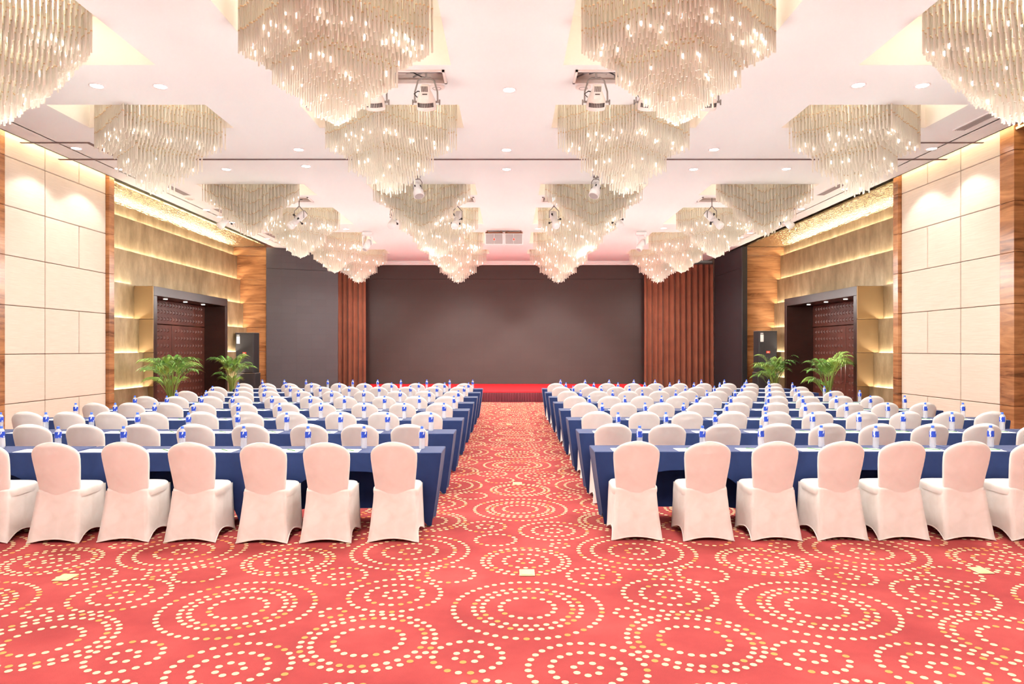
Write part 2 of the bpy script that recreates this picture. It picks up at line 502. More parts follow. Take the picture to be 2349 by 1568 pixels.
# ------------------------------------------------------------------ side walls
ZJ = [0, .83, 1.66, 2.48, 3.31, 4.13, 4.95]
def side(sg, xw, edge, name):
    def X(o): return sg*o
    def bx(b, o0, o1, y0, y1, z0, z1, mi=0, bev=0.0):
        return b.box((X(o0), y0, z0), (X(o1), y1, z1), mi, bev)
    w = MB(); bx(w, 9.7, 9.85, Y0, Y1, 0, 5.95)
    wall = obj('wall_left' if sg < 0 else 'wall_right', w, M['plaster'], kind='structure')
    def part(pname, m, *a, **k):
        b = MB(); bx(b, *a, **k); return obj(pname, b, m, wall)
    def strip_quad(m, o0, o1, y0, y1, z):
        b = MB(); x0, x1 = sorted((X(o0), X(o1)))
        b.add([(x0,y0,z),(x1,y0,z),(x1,y1,z),(x0,y1,z)], [(0,1,2,3)])
        return obj('light_strip', b, m, wall)
    # cream upholstered section
    part('panel_backing', M['backing'], xw+.045, xw+.10, 11.2, 14.2, 0, 5.52)
    zz = ZJ + [5.50]
    g = .010
    for r in range(7):
        z0, z1 = zz[r]+g*.5, zz[r+1]-g*.5
        cols = [(11.27, 12.27), (12.27, 13.24), (13.24, 14.12)] if r % 2 == 0 else [(11.27, 12.27), (12.27, 14.12)]
        for (a, b_) in cols:
            part('fabric_panel', M['fabric'], xw, xw+.05, a+g, b_-g, z0, z1, bev=.008)
    # walnut pilasters and piers, block by block
    for (o0, o1, y0, y1) in ((xw-.07, 9.6, 14.12, 14.30), (xw-.015, 9.6, 10.95, 11.27), (xw-.02, 9.7, 23.5, 23.75)):
        for r in range(7):
            z1 = zz[r+1] if r < 6 else (5.52 if y0 < 14.2 else 5.26)
            part('wood_panel', M['wood'], o0, o1, y0, y1, zz[r]+.003, z1-.003, bev=.004)
    # alcove: stepped gold tiers with light strips
    of = [8.80, 8.90, 9.02, 9.14, 9.24, 9.35]
    YA, YB = 14.30, 23.5
    PA, PB = 16.66, 21.07
    for r in range(6):
        spans = [(YA, 17.7), (17.7, 20.6), (20.6, YB)] if r >= 4 else [(YA, PA), (PB, YB)]
        for (a, b_) in spans:
            part('gold_panel', M['gold'], of[r], 9.7, a+.003, b_-.003, ZJ[r], ZJ[r+1]-.05, bev=.004)
            part('gold_panel', M['gold'], of[r], of[r]+.02, a+.003, b_-.003, ZJ[r+1]-.055, ZJ[r+1])
        nxt = of[r+1] if r < 5 else 9.47
        ss = [(YA, YB)] if r >= 3 else [(YA, PA), (PB, YB)]
        for (a, b_) in ss:
            strip_quad(M['led_strip'], nxt-.055, nxt-.008, a+.05, b_-.05, ZJ[r+1]-.04)
    part('gold_panel', M['gold'], 9.47, 9.7, YA, YB, ZJ[6]-.05, 5.27)
    # near alcove that continues behind the camera
    part('gold_panel', M['gold'], 9.3, 9.7, Y0, 10.95, 0, 5.27)
    # hammered soffits
    for (a, b_) in ((YA, 23.5), (Y0, 10.95)):
        part('soffit', M['soffit'], xw+.0, 9.7, a, b_, 5.262, 5.30)
    # cove above the ceiling edge
    part('cove_lid', M['cove'], edge-.45, 9.7, Y0, 27.45, 5.50, 5.54)
    part('cove_back', M['cove'], edge-.45, edge-.42, Y0, 27.45, ZC, 5.50)
    spans = [(Y0, 23.4)] if sg < 0 else [(Y0, 14.3)]
    for (a, b_) in spans:
        strip_quad(M['cove_strip'], edge-.12, edge-.06, a, b_, ZC+.10)
    return wall
wall_l = side(-1, X_L, 8.1, 'left')
wall_r = side(1, X_R, 7.9, 'right')
q = MB(); q.box((-9.85, Y0-.15, 0), (9.85, Y0, 5.95)); obj('wall_back', q, M['fabric'], kind='structure')
q = MB(); q.box((-9.85, 27.45, 0), (9.85, 27.6, 5.95)); wall_f = obj('wall_front', q, M['plaster'], kind='structure')

# ------------------------------------------------------------------ portals with studded doors
def stud_mesh(sg, y0, y1, z0, z1, o, dy=.17, dz=.19):
    b = MB()
    ny = int((y1-y0)/dy); nz = int((z1-z0)/dz)
    for i in range(ny):
        for k in range(nz):
            if k % 7 == 6: continue
            cy = y0 + (y1-y0)*(i+.5)/ny; cz = z0 + (z1-z0)*(k+.5)/nz
            hw, hh = .045, .05
            s = sg
            vs = [(s*o, cy-hw, cz-hh), (s*o, cy+hw, cz-hh), (s*o, cy+hw, cz+hh), (s*o, cy-hw, cz+hh), (s*(o-.035), cy, cz)]
            b.add(vs, [(0,1,4),(1,2,4),(2,3,4),(3,0,4)])
    return b
def portal(sg, n, shift):
    y0, y1, of_, ob = 16.68, 21.05, 8.67 - shift, 9.30
    d = bpy.data.objects.new('door_%d' % n, None); COL.objects.link(d); d['kind'] = 'structure'
    d.location = (sg*of_, (y0+y1)/2, 0)
    L = (sg*of_, (y0+y1)/2, 0)
    def part(nm, m, o0, o1, a, b_, z0, z1, par=d, bev=.006):
        q = MB(); q.box((sg*o0-L[0], a-L[1], z0), (sg*o1-L[0], b_-L[1], z1), 0, bev)
        return obj(nm, q, m, par)
    part('jamb', M['darkwood'], of_, 9.4, y0, y0+.16, 0, 3.06)
    part('jamb', M['darkwood'], of_, 9.4, y1-.16, y1, 0, 3.06)
    lt = part('lintel', M['darkwood'], of_, 9.4, y0, y1, 3.06, 3.29)
    for zz0, zz1 in ((0, .83), (.83, 1.66), (1.66, 2.48), (2.48, 3.29)):
        part('casing', M['bronze'], of_+.005, 9.4, y0-.02, y0, zz0+.004, zz1-.004)
    part('casing', M['bronze'], of_+.005, 9.4, y1, y1+.015, 0, 3.29)
    ym = (y0+y1)/2
    tr = part('transom', M['doorleaf'], ob, ob+.06, y0+.16, y1-.16, 2.42, 3.06)
    q = stud_mesh(sg, y0+.3, y1-.3, 2.46, 3.04, ob)
    q.v = [(a-L[0], b_-L[1], c) for a, b_, c in q.v]
    obj('studs', q, M['doorleaf'], tr, kind='stuff')
    for (a, b_, hy) in ((y0+.16, ym-.012, ym-.12), (ym+.012, y1-.16, ym+.12)):
        lf = part('door_leaf', M['doorleaf'], ob+.01, ob+.06, a, b_, .01, 2.40)
        q = stud_mesh(sg, a+.12, b_-.12, .08, 2.36, ob+.01)
        q.v = [(p[0]-L[0], p[1]-L[1], p[2]) for p in q.v]
        obj('studs', q, M['doorleaf'], lf, kind='stuff')
        h = MB(); h.tube([(sg*(ob-.05)-L[0], hy-L[1], .8), (sg*(ob-.05)-L[0], hy-L[1], 1.5)], .014)
        for z in (.85, 1.45): h.tube([(sg*(ob-.05)-L[0], hy-L[1], z), (sg*(ob+.012)-L[0], hy-L[1], z)], .01)
        obj('handle', h, M['steel'], lf)
    for yy in (17.9, 19.0, 20.1):
        q = MB(); q.lathe([(.0,3.045),(.05,3.045),(.055,3.062)], 14, (sg*(of_+.33)-L[0], yy-L[1], 0), caps=False)
        obj('downlight', q, M['lens_dim'], lt)
        if yy != 19.0: continue
        ld = bpy.data.lights.new('portal_lamp', 'SPOT'); ld.energy = 25; ld.spot_size = 1.5; ld.spot_blend = .6; ld.shadow_soft_size = .04; ld.color = (1,.85,.7)
        lo = bpy.data.objects.new('portal_lamp', ld); COL.objects.link(lo); lo.parent = lt
        lo.location = (sg*(of_+.33)-L[0], yy-L[1], 3.03)
    q = MB(); q.box((sg*(ob-.02)-L[0], y0+.165-L[1], .75), (sg*(ob-.14)-L[0], y0+.18-L[1], .98)); obj('sign_reflection', q, M['red_reflect'], d)  # reflection on the jamb, modelled as a glowing red patch
    return d
portal(-1, 1, 0.0)
portal(1, 2, 0.17)

# ------------------------------------------------------------------ stage, screens, curtains
st = thing('stage', 'low red-carpeted stage platform before the large dark screen', 'stage', (0, 22.5, 0))
q = MB(); q.box((-5.5, .03, 0), (5.26, 4.8, .31)); obj('platform', q, M['black'], st)
q = MB(); q.box((-5.52, 0, .31), (5.28, 4.8, .356), bev=.01); obj('carpet_top', q, M['stage'], st)
q = MB(); rows = []
n = 700
for (z, amp) in ((.31, .004), (.25, .018), (.1, .026), (.005, .03)):
    rows.append([(-5.5 + 10.76*i/n, -.012 - amp*(1+math.sin(i*1.15 + .8*math.sin(i*.21))), z) for i in range(n+1)])
q.grid(rows); obj('skirt', q, M['skirt'], st)

sx = thing('led_wall', 'large dark LED video wall across the back of the stage', 'screen', (0, 27.3, .356))
q = MB(); q.box((-6.0, 0, 0), (5.6, .12, 4.18), bev=.004); obj('main_panel', q, M['screen'], sx)
q = MB(); q.box((-6.0, 0, 4.185), (5.6, .12, 4.78), bev=.004); obj('top_panel', q, M['screen'], sx)
q = MB(); q.box((-6.0, -.02, -.0), (5.6, -.001, .03)); obj('bottom_trim', q, M['black'], sx)

sl = thing('side_screen', 'tall grey LED side screen angled between wood pier and left curtain', 'screen', (-8.33, 23.45, 0), math.atan2(.95, 2.23))
Ls = math.hypot(2.23, .95)
q = MB(); q.box((0, 0, .02), (Ls, .1, 4.52), bev=.004); obj('lower_panel', q, M['screen2'], sl)
q = MB(); q.box((0, 0, 4.525), (Ls, .1, 5.24), bev=.004); obj('upper_panel', q, M['screen2'], sl)
q = MB(); q.box((.0, .1, 0), (Ls, .16, 5.2)); obj('rear_frame', q, M['black'], sl)
sr = thing('side_screen', 'tall near-black LED side screen seen edge-on beside the right curtain', 'screen', (7.95, 23.2, 0))
q = MB(); q.box((0, .12, .02), (.1, 3.2, 4.52), bev=.004); obj('lower_panel', q, M['screen3'], sr)
q = MB(); q.box((0, .12, 4.525), (.1, 3.2, 5.24), bev=.004); obj('upper_panel', q, M['screen3'], sr)
q = MB(); q.box((-.02, 0, 0), (.16, .12, 5.24), bev=.01); obj('edge_post', q, M['black'], sr)

def curtain(x0, x1, y, z1, label, amp, per, seed):
    r = random.Random(seed)
    t = thing('stage_curtain', label, 'curtain', ((x0+x1)/2, y, 0))
    L = x1-x0; n = int(L/.018)
    ph = []; a = 0
    for i in range(n+1):
        a += .018/per*2*PI*(.7+.6*r.random()); ph.append(a)
    q = MB(); rows = []
    for k in range(9):
        z = z1*(1-k/8)
        w = .55 + .45*(k/8)**.7
        rows.append([(-L/2 + L*i/n + .006*math.sin(z*.5+i*.013), -amp*w*(math.sin(ph[i]) + .45*math.sin(ph[i]*.43+z*.12)) , z+.01) for i in range(n+1)])
    q.grid(rows); obj('drape', q, M['curtain'], t)
    q = MB(); q.tube([(-L/2, 0, z1+.03), (L/2, 0, z1+.03)], .02); obj('rail', q, M['grey_metal'], t)
    return t
curtain(-7.6, -5.55, 26.5, 5.18, 'narrow dark brown stage curtain left of the video wall', .06, .2, 3)
curtain(5.3, 8.0, 26.75, 5.05, 'wide brown pleated stage curtain right of the video wall', .065, .22, 4)

# ------------------------------------------------------------------ loudspeakers
def text_obj(s, size, m, parent, loc, rot, name):
    cu = bpy.data.curves.new(name, 'FONT'); cu.body = s; cu.size = size; cu.align_x = 'CENTER'; cu.align_y = 'CENTER'; cu.extrude = .001
    tmp = bpy.data.objects.new(name, cu); COL.objects.link(tmp)
    dg = bpy.context.evaluated_depsgraph_get()
    me = bpy.data.meshes.new_from_object(tmp.evaluated_get(dg))
    bpy.data.objects.remove(tmp)
    me.materials.clear(); me.materials.append(m)
    return obj(name, me, parent=parent, loc=loc, rot=rot)
def floor_speaker(x, y, zb, h, w, label, sub):
    t = thing('subwoofer' if sub else 'loudspeaker', label, 'speaker', (x, y, zb))
    q = MB(); q.box((-w/2, 0, 0), (w/2, .5, h), 0, .012); obj('cabinet', q, M['spk_edge'], t)
    q = MB(); q.box((-w/2+.02, -.012, .02), (w/2-.02, .002, h-.03), 0, .004); obj('grille', q, M['speaker'], t)
    q = MB(); q.box((-w/2, -.005, h-.012), (w/2, .49, h+.002)); obj('top_edge', q, M['grey_metal'], t)
    if not sub:
        q = MB(); q.box((-.06, -.018, h*.46), (.06, -.011, h*.46+.075)); bd = obj('badge', q, M['logo_red'], t)
        text_obj('JBL', .055, M['paper'], bd, (0, -.0195, h*.46+.037), (PI/2,0,0), 'lettering')
        q = MB(); q.box((-w/2+.045, -.016, h-.36), (-w/2+.15, -.011, h-.12)); obj('data_sticker', q, M['paper'], t)
        q = MB(); q.box((-w/2+.05, -.016, h-.095), (-w/2+.14, -.011, h-.075)); obj('name_strip', q, M['paper'], t)
floor_speaker(-8.63, 22.3, 0, .96, .68, 'black subwoofer on the floor beside the left wood pier', True)
floor_speaker(-8.63, 22.3, .965, 1.32, .60, 'tall black loudspeaker atop the subwoofer beside the left wood pier', False)
floor_speaker(8.47, 22.3, 0, .98, .68, 'black subwoofer behind the palm beside the right wood pier', True)
floor_speaker(8.47, 22.3, .985, 1.36, .60, 'tall black loudspeaker behind the palm beside the right wood pier', False)
for i, (xa, xb, lab) in enumerate(((-.71, -.15, 'left grey-grilled loudspeaker of the pair hung from the ceiling'), (-.13, .43, 'right grey-grilled loudspeaker of the pair hung from the ceiling'))):
    xm = (xa+xb)/2; w = xb-xa
    t = thing('hanging_loudspeaker', lab, 'speaker', (xm, 20.2, 4.83), group='hung speaker pair')
    q = MB(); q.box((-w/2, 0, 0), (w/2, .35, .34), 0, .01); obj('cabinet', q, M['white_metal'], t)
    for s_ in (-1, 1):
        q = MB(); q.box((s_*.008, -.012, .025), (s_*(w/2-.035), .002, .315), 0, .004); obj('grille', q, M['spk_grey'], t)
    q = MB(); q.box((-.032, -.02, .12), (.032, -.011, .20), 0, .004); b_ = obj('badge', q, M['paper'], t)
    q = MB(); q.box((-.024, -.024, .13), (.024, -.019, .19), 0, .003); obj('logo', q, M['logo_red'], b_)
    q = MB(); q.box((-w/2+.02, .0, .345), (w/2-.02, .04, .385)); 
    for s_ in (-1, 1): q.box((s_*(w/2-.06), .0, .34), (s_*(w/2-.09), .05, .425))
    obj('hanging_bar', q, mat('rust_bar', rgb(150,96,70), .6) if i == 0 else bpy.data.materials['rust_bar'], t)

# ------------------------------------------------------------------ chandeliers
Z_TIP = None
def rod_bottom(r):           # height of the rod ends over the floor, r = diamond radius
    if r > .69: z = 3.17 - (1.08-r)*.5
    elif r > .40: z = 2.81 - (.69-r)*.45
    elif r > .26: z = 2.60 - (.40-r)*.3
    else: z = 2.49 - (.26-r)*.38
    return z + CAMH
def rods_mesh(kind, rng):
    S = .052; N = 14
    vs = []; fs = []; mi = []; glint_mb = MB()
    n = 6
    cs = [(math.cos(2*PI*i/n), math.sin(2*PI*i/n)) for i in range(n)]
    c45 = math.sqrt(.5)
    for i in range(-N, N+1):
        for j in range(-N, N+1):
            u, v = i*S, j*S
            x, y = (u-v)*c45, (u+v)*c45
            if kind == 'near' and y > .001: continue
            if kind == 'far' and y < -.001: continue
            m_ = max(abs(i), abs(j)); r = m_*S*math.sqrt(2)
            edge = m_ >= N-2 or (kind == 'far' and y < .13) or (kind == 'near' and y > -.06 and False)
            zb = rod_bottom(r) + rng.uniform(-.022, .022)
            zt = 5.84
            step = (r > .60 and r <= .69) or (r > .33 and r <= .40)
            if not edge: zt = min(zt, zb + (.62 if step else .40))
            x += rng.uniform(-.004, .004); y += rng.uniform(-.004, .004)
            # profile: glass segments .25 long joined by small caps
            prof = []
            z = zb; k = 0
            off = rng.uniform(0, .02)
            prof.append((.004, z, 0)); 
            while z < zt - .01:
                z2 = min(z + .235 + off, zt)
                prof.append((.0115, z + .004, 0)); prof.append((.0115, z2 - .012, 1 if z2 < zt else 0))
                if z2 < zt:
                    prof.append((.0135, z2 - .011, 1)); prof.append((.0135, z2 + .003, 1)); prof.append((.0115, z2+.003, 0))
                z = z2 + .003; off = 0
            o = len(vs)
            for (rr, zz, _) in prof:
                for (ca, sa) in cs: vs.append((x + rr*ca, y + rr*sa, zz - 5.85))
            for p in range(len(prof)-1):
                for a in range(n):
                    b = (a+1) % n
                    fs.append((o+p*n+a, o+p*n+b, o+(p+1)*n+b, o+(p+1)*n+a)); mi.append(1 if (prof[p][2] and prof[p+1][2]) else 0)
            fs.append(tuple(o+a for a in range(n))[::-1]); mi.append(0)
            # glints on the rod ends, drawn as small glowing prisms
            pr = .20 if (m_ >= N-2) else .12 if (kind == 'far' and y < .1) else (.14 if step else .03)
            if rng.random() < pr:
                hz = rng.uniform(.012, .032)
                glint_mb.lathe([(.002, -hz), (.0065, -hz*.4), (.0065, hz*.6), (.002, hz)], 5, (x+.016, y-.016, zb + rng.uniform(.03, .10) - 5.85), caps=False)
    me = bpy.data.meshes.new('glass_rods_' + kind)
    me.from_pydata(vs, [], fs)
    me.materials.append(M['rod']); me.materials.append(M['rodcap'])
    me.polygons.foreach_set('material_index', mi)
    me.polygons.foreach_set('use_smooth', [True]*len(fs))
    me.update()
    return me, glint_mb.mesh('glints_' + kind, M['glint'])
CH = {}
for k in ('full', 'near', 'far'):
    rng = random.Random(5)
    CH[k] = rods_mesh(k, rng)
plate = {}
for k in ('full', 'near', 'far'):
    q = MB()
    a = 1.08
    pts = {'full': [(-a,0),(0,-a),(a,0),(0,a)], 'near': [(-a,0),(0,-a),(a,0)], 'far': [(-a,0),(a,0),(0,a)]}[k]
    m_ = len(pts)
    q.add([(x, y, -.03) for x, y in pts] + [(x, y, 0) for x, y in pts],
          [tuple(range(m_))[::-1], tuple(range(m_, 2*m_))] + [(i, (i+1) % m_, m_+(i+1) % m_, m_+i) for i in range(m_)])
    plate[k] = q.mesh('ceiling_plate_' + k, M['plate'])
ORD = ['first','second','third','fourth','fifth','sixth','seventh','eighth','ninth','tenth','eleventh','twelfth']
cname = ['far left', 'inner left', 'inner right', 'far right']
seen = {2: 'nearest', 3: 'second nearest', 4: 'third nearest', 5: 'fourth nearest', 6: 'fifth nearest', 7: 'farthest'}
for ri, (a, b, k) in enumerate(ROWS):
    if ri < 2 : pass
    for ci, cx in enumerate(CXS):
        cy = {'full': (a+b)/2, 'near': b-.05, 'far': a+.05}[k]
        if ri >= 2: lab = 'cream glass-rod chandelier, %s row, %s column' % (seen[ri], cname[ci])
        else: lab = 'unseen chandelier added behind the camera for its light, %s row, %s column' % (('rear', 'front')[ri], cname[ci])
        t = thing('chandelier', lab, 'chandelier', (cx, cy, 5.85), group='glass-rod chandeliers')
        obj('ceiling_plate', plate[k], parent=t, loc=(0,0,-.001))
        obj('glass_rods', CH[k][0], parent=t, kind='stuff')
        obj('glints', CH[k][1], parent=t, kind='stuff')
        ld = bpy.data.lights.new('chandelier_lamp', 'AREA'); ld.shape = 'DISK'; ld.size = .7
        ld.energy = P_CHAND * (1.0 if k == 'full' else .55); ld.color = (1, .965, .91)
        lo = bpy.data.objects.new('chandelier_lamp', ld); COL.objects.link(lo); lo.parent = t
        lo.location = (0, {'full':0, 'near':-.1, 'far':.1}[k], 4.08 - 5.85)
        ld = bpy.data.lights.new('chandelier_glow', 'POINT')
        ld.energy = P_GLOW * (1.0 if k == 'full' else .55) * (.3 if ri < 2 else 1.0); ld.color = (1, .98, .95); ld.shadow_soft_size = .3
        lo = bpy.data.objects.new('chandelier_glow', ld); COL.objects.link(lo); lo.parent = t
        lo.location = (0, {'full':0, 'near':-.3, 'far':.3}[k], 3.4 - 5.85)

# ------------------------------------------------------------------ ceiling downlights
DLR = [('nearest ceiling row', [(222,197),(368,198),(1168,206),(1969,195),(2116,196)]),
       ('row before the partition track', [(175,340),(685,343),(1162,344),(1638,343),(2137,341)]),
       ('row just behind the partition track', [(274,387),(519,388),(702,381),(952,388),(1162,388),(1366,388),(1591,388),(1804,387),(2045,385)]),
       ('pair behind the second chandelier row', [(378,431),(1938,433)]),
       ('string above the left alcove', [(474,481),(505,497),(533,510),(612,547)]),
       ('string above the right alcove', [(1699,544),(1720,534),(1808,494),(1838,479)]),
       ('row level with the fourth chandeliers', [(794,525),(1083,524),(1235,524),(1523,523)]),
       ('farthest pair near the stage', [(1093,566),(1465,567)])]
POSN = []
rim = MB(); rim.lathe([(.075,-.001),(.095,-.012),(.10,-.002),(.10,.0)], 20, caps=False); rim_me = rim.mesh('downlight_rim', M['white_metal'])
ln = MB(); ln.lathe([(.0,-.004),(.076,-.004)], 20, caps=False); lens_me = ln.mesh('downlight_lens', M['lens'])
def downlight(x, y, lab, power, aim=None):
    t = thing('downlight', lab, 'light', (x, y, ZC), group='recessed ceiling downlights')
    obj('rim', rim_me, parent=t); obj('lens', lens_me, parent=t)
    if not power: return t
    ld = bpy.data.lights.new('downlight_lamp', 'SPOT'); ld.energy = power; ld.spot_size = 1.9; ld.spot_blend = .8
    ld.shadow_soft_size = .07; ld.color = (1, .96, .90)
    lo = bpy.data.objects.new('downlight_lamp', ld); COL.objects.link(lo); lo.parent = t; lo.location = (0,0,-.03)
    if aim is not None:
        lo.rotation_euler = Vector(aim).to_track_quat('-Z', 'Y').to_euler()
        ld.spot_size = 1.75; ld.spot_blend = .3
    return t
for (rn, pts) in DLR:
    for k, (px, py) in enumerate(pts):
        x, y = cpt(px, py)
        lab = 'recessed downlight, %s from left in the %s' % (ORD[k], rn)
        if len(pts) in (5, 9) and k in (0, len(pts)-1) and py > 300:      # these graze the cream walls
            downlight(x, y, lab, 75.0, (-.2 if x < 0 else .2, 0, -1))
        else:
            downlight(x, y, lab, P_DOWN if (len(pts) in (5,9) and k % 2 == 0) else 0)
# rows of downlights over the part of the hall behind the photographer
for ix, x in enumerate((-6.8, -3.6, 0, 3.6, 6.8)):
    for iy, y in enumerate((.8, 5.2)):
        downlight(x, y, 'downlight overhead near the camera, %s across, %s row' % (ORD[ix], ('rear', 'front')[iy]), P_DOWN if ix % 2 == 0 else 0)

# ------------------------------------------------------------------ air grilles, detectors
def grille(x, y0, y1, lab, w=.17):
    t = thing('air_grille', lab, 'vent', (x, (y0+y1)/2, ZC), group='ceiling air grilles')
    L = (y1-y0)/2
    q = MB(); q.box((-w/2, -L, -.006), (w/2, L, -.001)); obj('backing', q, M['vent_dark'], t)
    q = MB()
    q.box((-w/2-.02, -L-.02, -.014), (-w/2, L+.02, 0)); q.box((w/2, -L-.02, -.014), (w/2+.02, L+.02, 0))
    q.box((-w/2, -L-.02, -.014), (w/2, -L, 0)); q.box((-w/2, L, -.014), (w/2, L+.02, 0)); obj('frame', q, M['white_metal'], t)
    s0 = MB(); s0.box((-.008, -L, -.016), (.008, L, -.004)); sm = s0.mesh('slat', M['grille'])
    for k in range(5): obj('slat', sm, parent=t, loc=(-w/2 + w*(k+.5)/5, 0, 0))
for (x, a, b_, lab) in ((-7.3, 14.4, 15.5, 'slotted air grille nearest on the left ceiling side'), (-7.3, 17.0, 18.3, 'slotted air grille second on the left ceiling side'),
                    (-7.3, 20.6, 23.0, 'long slotted air grille by the left side screen'), (7.2, 10.0, 10.9, 'slotted air grille above the right cream wall'),
                    (7.08, 14.35, 15.5, 'slotted air grille above the right gold alcove start'), (7.08, 16.9, 18.0, 'slotted air grille over the right alcove middle'),
                    (7.05, 20.6, 23.0, 'long slotted air grille by the right side screen')):
    grille(x, a, b_, lab)
for (px, py, lab) in ((1002, 199, 'small round ceiling loudspeaker beside the left nearest spotlight hatch'), (1338, 199, 'small round ceiling loudspeaker beside the right nearest spotlight hatch'),
                      (436, 455, 'flat round smoke detector above the left gold alcove')):
    x, y = cpt(px, py)
    t = thing('ceiling_disc', lab, 'detector', (x, y, ZC))
    q = MB(); q.lathe([(.105, 0), (.105, -.012), (.085, -.022), (.0, -.024)], 20, caps=False); obj('cover', q, M['pinkwhite'], t)
    q = MB(); q.lathe([(.05, -.0235), (.055, -.027), (.06, -.0235)], 16, caps=False); obj('ring', q, M['grey_metal'], t)

# ------------------------------------------------------------------ lighting hatches and stage lanterns
hl = ['near left', 'near right', 'far outer left', 'far inner left', 'far inner right', 'far outer right']
for (h, nm) in zip(HATCH, hl):
    x0, x1, y0, y1 = h
    t = thing('lighting_bar', 'metal lighting bar frame in the %s ceiling hatch' % nm, 'light rig', ((x0+x1)/2, (y0+y1)/2, ZC))
    L = (x1-x0)/2; D = (y1-y0)/2
    q = MB()
    for s_ in (-1, 1): q.box((-L, s_*D, -.02), (L, s_*(D-.03), .03)); q.box((s_*L, -D, -.02), (s_*(L-.03), D, .03))
    obj('frame', q, M['pinkwhite'], t)
    q = MB(); q.tube([(-L+.03, 0, .06), (L-.03, 0, .06)], .022); obj('bar', q, M['grey_metal'], t)
    nz = 4
    for k in range(nz):
        xa = -L + 2*L*k/nz
        q = MB(); q.tube([(xa+.05, -D*.7, .03), (xa+2*L/nz-.05, D*.7, .09)], .012); obj('scissor_arm', q, M['pinkwhite'], t)
        q = MB(); q.tube([(xa+.05, D*.7, .05), (xa+2*L/nz-.05, -D*.7, .11)], .012); obj('scissor_arm', q, M['grey_metal'], t)
    q = MB()
    pts = [(-L*.8 + 1.6*L*i/14, .05*math.sin(i*1.9), .03+.05*math.sin(i*1.3)) for i in range(15)]
    q.tube(pts, .008, 6); obj('cable', q, M['black'], t)

def par_can(x, y, lab):
    t = thing('par_spotlight', lab, 'spotlight', (x, y, ZC+.03), group='near par spotlights')
    zc = -.42
    q = MB()
    q.tube([(0,0,.0),(0,0,-.12)], .012)
    arc = [(-.145, 0, zc), (-.142, 0, zc+.13), (-.10, 0, zc+.27), (-.05, 0, zc+.305), (.05, 0, zc+.305), (.10, 0, zc+.27), (.142, 0, zc+.13), (.145, 0, zc)]
    q.tube(arc, .011); obj('yoke', q, M['grey_metal'], t)
    rot = Matrix.Rotation(-.62, 4, 'X') @ Matrix.Translation((0,0,0))
    Mx = Matrix.Translation((0,0,zc)) @ Matrix.Rotation(.55, 4, 'X')
    q = MB(); q.lathe([(.055,.16),(.085,.10),(.118,.02),(.124,-.06),(.118,-.09),(.10,-.095)], 20, mat=Mx); obj('housing', q, M['pinkwhite'], t)
    q = MB(); q.box((-.055,-.10,.04),(.055,.02,.21), bev=.012); q.v = [tuple(Mx @ Vector(p)) for p in q.v]; obj('driver_box', q, M['pinkwhite'], t)
    q = MB()
    for k in range(7): q.box((-.042+.0125*k, -.104, .14), (-.036+.0125*k, -.098, .205))
    q.box((-.03,-.104,.105),(.03,-.099,.118)); q.v = [tuple(Mx @ Vector(p)) for p in q.v]; obj('cooling_slots', q, M['vent_dark'], t)
    q = MB()
    for k in range(11):
        a = -PI/2 + (k-5)*.17
        ca, sa = math.cos(a), math.sin(a)
        q.box((.122*ca-.006, .122*sa-.006, -.045), (.122*ca+.006, .122*sa+.006, .005))
    q.v = [tuple(Mx @ Vector(p)) for p in q.v]; obj('vent_slots', q, M['vent_dark'], t)
    for s_ in (-1, 1):
        q = MB(); q.tube([(s_*.12,0,zc),(s_*.165,0,zc)], .014); q.box((s_*.16,-.008,zc-.04),(s_*.178,.008,zc+.03), bev=.004); obj('knob', q, M['grey_metal'], t)
    q = MB(); q.tube([(-.11,-.02,zc+.05),(-.15,-.03,zc+.09),(-.1,-.04,zc+.12),(-.04,-.06,zc+.1)], .007, 6); obj('cable', q, M['black'], t)
for (x, lab) in ((-2.44, 'par spotlight left of the inner left nearest chandelier'), (-1.68, 'par spotlight half hidden behind the inner left nearest chandelier'),
                 (-1.04, 'par spotlight right of the inner left nearest chandelier'), (1.10, 'par spotlight left of the inner right nearest chandelier'),
                 (1.75, 'par spotlight half hidden behind the inner right nearest chandelier'), (2.5, 'par spotlight right of the inner right nearest chandelier')):
    par_can(x, 8.6, lab)

